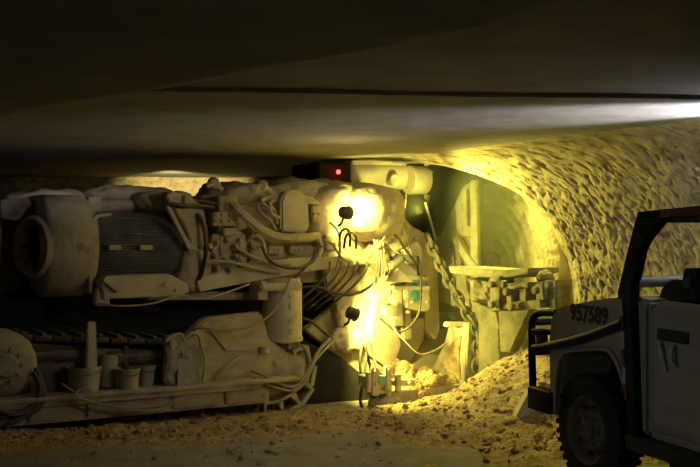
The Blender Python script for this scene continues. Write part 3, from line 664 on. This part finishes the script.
# tub, door
fR = -2.75
b = MB(); b.box((fR, -.06, .47), (j(648, 300).x+.01, -.02, 1.16), .01); b.box((fR, -WD, .47), (j(648, 300).x, -WD+.05, 1.2), .01); b.box((fR, -WD, .44), (j(648, 300).x, -.02, .50), .01); b.box((fR, -WD, .45), (fR+.05, -.02, 1.15), .01)
b.box((-1.28, -WD+.05, .5), (-1.22, -.05, 1.15), .01); b.build('tub', 'car', jr_)
b = MB(); fd0 = j(652, 305).x; fd1 = fd0-1.02
b.prism([(fd0, .005, .53), (fd1, .005, .53), (fd1, .005, zb-.01), (fd0-.05, .005, zb), (fd0-.01, .005, zb-.03)], (0, -.06, 0), .018)
door = b.build('door', 'carpale', jr_)
b = MB(); b.box((j(659, 333).x, .016, j(660, 340).z), (j(690, 333).x, -.01, j(660, 328).z), .006); b.build('door_vent', 'black', door)
b = MB(); b.tube([(j(662, 358).x, .012, 1.0), (j(665, 362).x, .03, .96), (j(668, 378).x, .014, .84)], .012, 8); b.tube([(j(676, 360).x, .01, .99), (j(677, 360).x, .035, .96), (j(677, 360).x, .035, .91), (j(678, 372).x, .01, .88)], .012, 8); b.build('door_handle', 'grey_bar', door)
for q_ in (.64, 1.17): b = MB(); b.box((fd1+.02, .012, q_-.006), (fd0-.02, .0, q_+.006), .004); b.build('door_crease', 'car', door)
# seam, cowl, dash
b = MB(); b.prism([j(655, 304, -.15), j(660, 288, -.15), j(668, 280, -.15), j(684, 280, -.15), j(700, 300, -.15), j(700, 312, -.15), j(655, 312, -.15)], (0, -1.1, 0), .015); b.build('dashboard', 'black', jr_)
b = MB(); jp(b, [(679, 300), (683, 268), (697, 268), (699, 300)], -.12, .10, .01); b.build('instrument_pod', 'black', jr_)
b = MB(); p = j(688, 283, -.115); b.cyl(p-Vector((0, .03, 0)), p+Vector((0, .012, 0)), .032, 18, bev=.004); b.build('gauge', 'rim', bpy.data.objects['instrument_pod'])
for yy in (-.18, -.95):
    b = MB(); b.box((-1.12, yy-.45, .55), (-.62, yy, .80), .05); b.box((-1.24, yy-.43, .75), (-1.08, yy-.02, 1.25), .05); b.build('seat', 'black', jr_)
# roll cage
def bar(mb, pts, r, seg=10): return mb.tube(pts, r, seg, False)
b = MB(); T = j(643, 212, .01); zt = T.z
pil = [(637, 212), (646, 212), (662, 219), (645, 240), (640, 250), (632, 284), (631, 300), (636, 442), (628, 442), (621, 330), (617, 292), (627, 250)]
jp(b, pil, .05, .06, .006)
b.prism([j(636, 212, .05), j(700, 205.5, .05), j(708, 204.6, .05), j(708, 216, .05), j(700, 217, .05), j(662, 219.5, .05), j(640, 222, .05)], (0, -.06, 0), .006)
f0 = j(640, 215, .02).x; f1 = -1.35; zr = zt-.03
b.box((f1, .05, zr-.03), (j(702, 212, .05).x, -.01, zr+.03), .006)
b.box((f1-.06, .05, .45), (f1, -.01, zr+.03), .006); b.box((f1-.06, -WD+.0, .45), (f1, -WD+.06, zr+.03), .006); b.box((f1-.06, -WD, zr-.03), (f1, .05, zr+.03), .006)
b.box((f1, -WD, zr-.03), (f0, -WD+.06, zr+.03), .006); b.box((f0-.06, -WD, zr-.03), (f0-.005, .0, zr+.02), .006)
b.prism([(f0-.02, -WD, zr), (f0-.08, -WD, zr), (f0+.05, -WD, 1.28), (f0+.11, -WD, 1.28)], (0, .06, 0), .005); b.box((f0+.05, -WD, .45), (f0+.11, -WD+.06, 1.3), .006)
b.tube([j(645, 240, -.02), j(638, 280, -.02)], .018, 8, False)
cage = b.build('roll_cage', 'bar', jr_)
b = MB(); p = j(637, 282, -.0); b.cyl(p, p+Vector((0, -WD, 0)), .033, 16); b.build('cross_bar', 'grey_bar', cage)
def strip(name, mt, quads, l=.056):
    for qd in quads: b = MB(); jp(b, qd, l, .008, 0); b.build(name, mt, cage)
strip('red_tape', 'redtape', [[(660, 210.5), (700, 206.5), (700, 215), (660, 217.5)], [(619.5, 316), (622.5, 316), (623.5, 330), (620.5, 330)], [(621, 350), (624, 350), (625, 366), (622, 366)], [(622.5, 384), (625.5, 384), (626.5, 396), (623.5, 396)]])
strip('white_tape', 'whitetape', [[(618.5, 299), (621.5, 299), (622.5, 316), (619.5, 316)], [(620.5, 331), (623.5, 331), (624, 349), (621, 349)], [(622, 367), (625, 367), (625.5, 383), (622.5, 383)]])
# side step / rock slider
b = MB(); b.box((fR+.7, .07, .36), (j(640, 440).x+.05, -.10, .44), .012); b.prism([(-.9, .05, .36), (-1.0, .05, .24), (-1.25, .05, .24), (-1.35, .05, .36)], (0, -.10, 0), .008); b.build('side_step', 'black', jr_)
# bumper and bull bar
fb0 = j(553, 400).x; fb1 = j(531, 400).x
b = MB(); b.box((fb0, .03, j(541, 411).z), (fb1, -WD-.03, j(541, 389).z), .012); bump = b.build('front_bumper', 'bar', jr_)
bb = MB(); fx = j(533, 350, -.05).x
for l0 in (-.05, -WD+.05):
    dl = Vector((0, l0+.05, 0))
    bb.tube([j(533, 392, -.05)+dl, j(532, 350, -.05)+dl, j(532, 324, -.05)+dl, j(535, 316, -.05)+dl, j(541, 313, -.05)+dl, j(556, 313, -.05)+dl], .026, 10, n=5)
    bb.tube([j(533, 345, -.05)+dl, j(541, 345, -.05)+dl, j(551, 346, -.05)+dl], .024, 10)
for zq in (j(532, 322, -.05).z, j(532, 352, -.05).z): bb.cyl((fx, -.05, zq), (fx, -WD+.05, zq), .024, 12)
bb.build('bull_bar', 'bar', bump)
b = MB(); b.tube([j(534, 349, .0), j(560, 344, .03), j(590, 336, .05), j(622, 324, .05)], .030, 10); b.build('brush_bar', 'bar', bump)
b = MB(); p = j(541, 339, -.04); b.box(p+Vector((-.03, .03, -.035)), p+Vector((.03, -.04, .03)), .010); il = b.build('indicator_lamp', 'amber', jr_)
b = MB(); b.box(p+Vector((-.06, .05, .03)), p+Vector((.06, -.07, .065)), .01); b.build('lamp_hood', 'bar', il)
b = MB(); b.box((fA-.02, -.08, .62), (fA+.03, -WD+.08, 1.08), .01)
for k in range(9): b.box((fA+.02, -.5-.06*k, .72), (fA+.045, -.52-.06*k, 1.0), .004)
b.build('grille', 'bar', jr_)
# wheels
def wheel():
    e = empty('wheel', (0, 0, 0)); e.parent = jr_
    t = MB(); t.lathe([(-.03, .20), (-.005, .215), (.0, .26), (-.015, .325), (-.035, .345), (-.17, .345), (-.195, .325), (-.21, .26), (-.20, .2)], (0, 0, 0), (0, 1, 0), 48)
    for k in range(36):
        a = 2*PI*k/36; R = Matrix.Rotation(a, 4, 'Y')
        t.box((-.016, -.085, .335), (.016, -.012, .356), .004, R); t.box((-.016, -.195, .335), (.016, -.12, .356), .004, Matrix.Rotation(a+.08, 4, 'Y'))
    t.build('tyre', 'tyre', e)
    r = MB(); r.lathe([(-.01, .222), (-.004, .21), (-.02, .195), (-.06, .185), (-.075, .15), (-.045, .12), (-.04, .06), (-.02, .055), (-.012, .04), (-.01, 0)], (0, 0, 0), (0, 1, 0), 40)
    for k in range(6):
        a = 2*PI*k/6; r.cyl((math.cos(a)*.088, -.05, math.sin(a)*.088), (math.cos(a)*.088, -.025, math.sin(a)*.088), .012, 6)
    r.build('wheel_rim', 'rim', e)
    for k in range(8):
        a = 2*PI*k/8+.2; c = Vector((math.cos(a)*.155, -.068, math.sin(a)*.155)); r2 = c
        hh = MB(); hh.cyl(c, c+Vector((0, .012, 0)), .02, 12); hh.build('rim_hole', 'black', e)
    return e
w0 = wheel(); w0.location = (0, -.02, .356)
for lx, ly, rz in ((0, -WD+.02, PI), (-2.0, -.02, 0), (-2.0, -WD+.02, PI)):
    c = w0.copy(); COL.objects.link(c); c.parent = jr_; c.location = (lx, ly, .356); c.rotation_euler = (0, 0, rz)
    for ch_ in list(w0.children): d = ch_.copy(); COL.objects.link(d); d.parent = c
# roof-mounted lamp of the jeep (out of frame) lighting the ceiling
b = MB(); b.box((f1-.03, -.5, zr+.03), (f1+.06, -.7, zr+.16), .015); b.build('roof_lamp', 'bar', jr_)

# pale slab of salt under the bumper
sy_ = min((abs(CY+(CH-muck_h(.170*q, q))/q*F-420), q) for q in [7.3+.02*k for k in range(70)])[1]; sx_ = .170*sy_
e = empty('salt_slab', (sx_, sy_, muck_h(sx_, sy_)), .4)
tag(e, 'pale smooth salt slab standing on edge below the jeep bumper', 'rock')
s_ = MB(); s_.prism([(-.06, 0, -.04), (.22, 0, -.04), (.20, 0, .14), (.12, 0, .24), (.05, 0, .14)], (0, .10, 0), .02); s_.build('salt_slab_body', 'pale', e)

# ================================================================== DUST IN THE AIR OF THE CUT
hm = bpy.data.materials.new('airborne_dust'); hm.use_nodes = True; hn = hm.node_tree; hn.nodes.remove(hn.nodes['Principled BSDF'])
vs_ = hn.nodes.new('ShaderNodeVolumeScatter'); vs_.inputs['Color'].default_value = (.85, .95, .55, 1); vs_.inputs['Density'].default_value = .12; vs_.inputs['Anisotropy'].default_value = .2
hn.links.new(vs_.outputs[0], hn.nodes['Material Output'].inputs['Volume'])
b = MB(); b.box((3.95, -2.0, .02), (4.98, 3.0, 2.3), 0); hz = b.build('dust_haze', hm, None, smooth=False)
hz.location = MO; hz.rotation_euler = (0, 0, PI/6)
tag(hz, 'yellow dusty haze hanging in the mouth of the rock cut', 'haze', kind='stuff')

# ================================================================== LIGHT
def light(name, kind, loc, energy, col, size=.05, d=None, angle=160, blend=.6):
    l = bpy.data.lights.new(name, kind); l.energy = energy; l.color = col
    if kind in ('POINT', 'SPOT'): l.shadow_soft_size = size
    if kind == 'SPOT': l.spot_size = math.radians(angle); l.spot_blend = blend
    o = bpy.data.objects.new(name, l); COL.objects.link(o); o.location = loc
    if d is not None: o.rotation_euler = Vector(d).to_track_quat('-Z', 'Y').to_euler()
    return o
YEL = (1, .90, .17)
def mdir(d): d = Vector(d); return MU*d.x+MV*d.y+Vector((0, 0, d.z))
c, d = L1; light('work_lamp_light', 'SPOT', mw(c+d*.05), 75, YEL, .04, mdir(d), 140, .5)
c, d = L2; light('work_lamp_light', 'SPOT', mw(c+d*.04), 155, YEL, .04, mdir((.85, -.12, -.22)), 166, .4)
# unseen fill added over the head to light the cut and the rib
light('cut_fill_light', 'SPOT', mw(Vector((3.72, -.50, 2.08))), 250, YEL, .12, mdir((.62, -1, -.50)), 136, 1)
light('drum_fill_light', 'SPOT', mw(m(420, 212, .02)), 75, YEL, .04, mdir((.18, .8, .34)), 84, .9)  # unseen spot added to brighten the head drum
# lamp on the far side of the machine lighting the wall beyond
light('far_lamp_light', 'SPOT', (-2.75, 14.6, 2.25), 420, (1, .82, .36), .05, (-.02, 1, -.06), 60, .7)
# unseen warm fill added for the middle of the machine
light('side_fill_light', 'POINT', (.0, 8.0, 1.98), 6, (1, .77, .34), .1)
# red signal
light('signal_light', 'POINT', mw(m(338, 172, .68)), .025, (1, .05, .05), .02)
# white lamp above the jeep
light('roof_lamp_light', 'SPOT', (2.62, 5.85, 2.24), 36, (.86, .90, 1), .03, (-1, .25, .10), 150, .6)
light('beam_lamp_light', 'SPOT', (2.9, 5.75, 2.16), 860, (.95, .95, 1), .05, (-1, .42, .44), 56, .6)
light('jeep_fill_light', 'SPOT', (-.1, 4.7, 1.1), 9, (.95, .97, 1), .05, (2.0, 1.1, -.5), 62, .9)  # unseen fill added to lift the jeep door
# weak unseen fill added behind the lens
light('lens_fill_light', 'AREA', (-.3, .3, 1.1), 1.3, (1, .93, .80), d=(.0, 1, -.18)).data.size = 1.5

w = bpy.data.worlds.new('World'); sc.world = w; w.use_nodes = True
w.node_tree.nodes['Background'].inputs[0].default_value = (.9, .85, .75, 1); w.node_tree.nodes['Background'].inputs[1].default_value = .001

# ================================================================== CAMERA
cam = bpy.data.cameras.new('camera'); co = bpy.data.objects.new('camera', cam); COL.objects.link(co)
co.location = (0, 0, CH); co.rotation_euler = (PI/2, 0, 0); cam.sensor_width = 36; cam.lens = 36*F/700; cam.clip_end = 200
sc.camera = co
bpy.context.view_layer.update()
# fit the painted number to its width
dx = tobj.dimensions.x
me = bpy.data.meshes.new_from_object(tobj.evaluated_get(bpy.context.evaluated_depsgraph_get()))
nobj = bpy.data.objects.new('painted_number', me); COL.objects.link(nobj); nobj.parent = jr_; nobj['label'] = 'black stencilled number 957589'
nobj.location = tobj.location; nobj.rotation_euler = tobj.rotation_euler; nobj.scale = (NUMW/dx, 1.12, 1)
bpy.data.objects.remove(tobj); bpy.data.curves.remove(cu)
sc.view_settings.view_transform = 'Standard'; sc.view_settings.look = 'None'; sc.view_settings.gamma = 1; sc.view_settings.exposure = 0
sc.view_settings.use_curve_mapping = False
sc.cycles.use_denoising = True
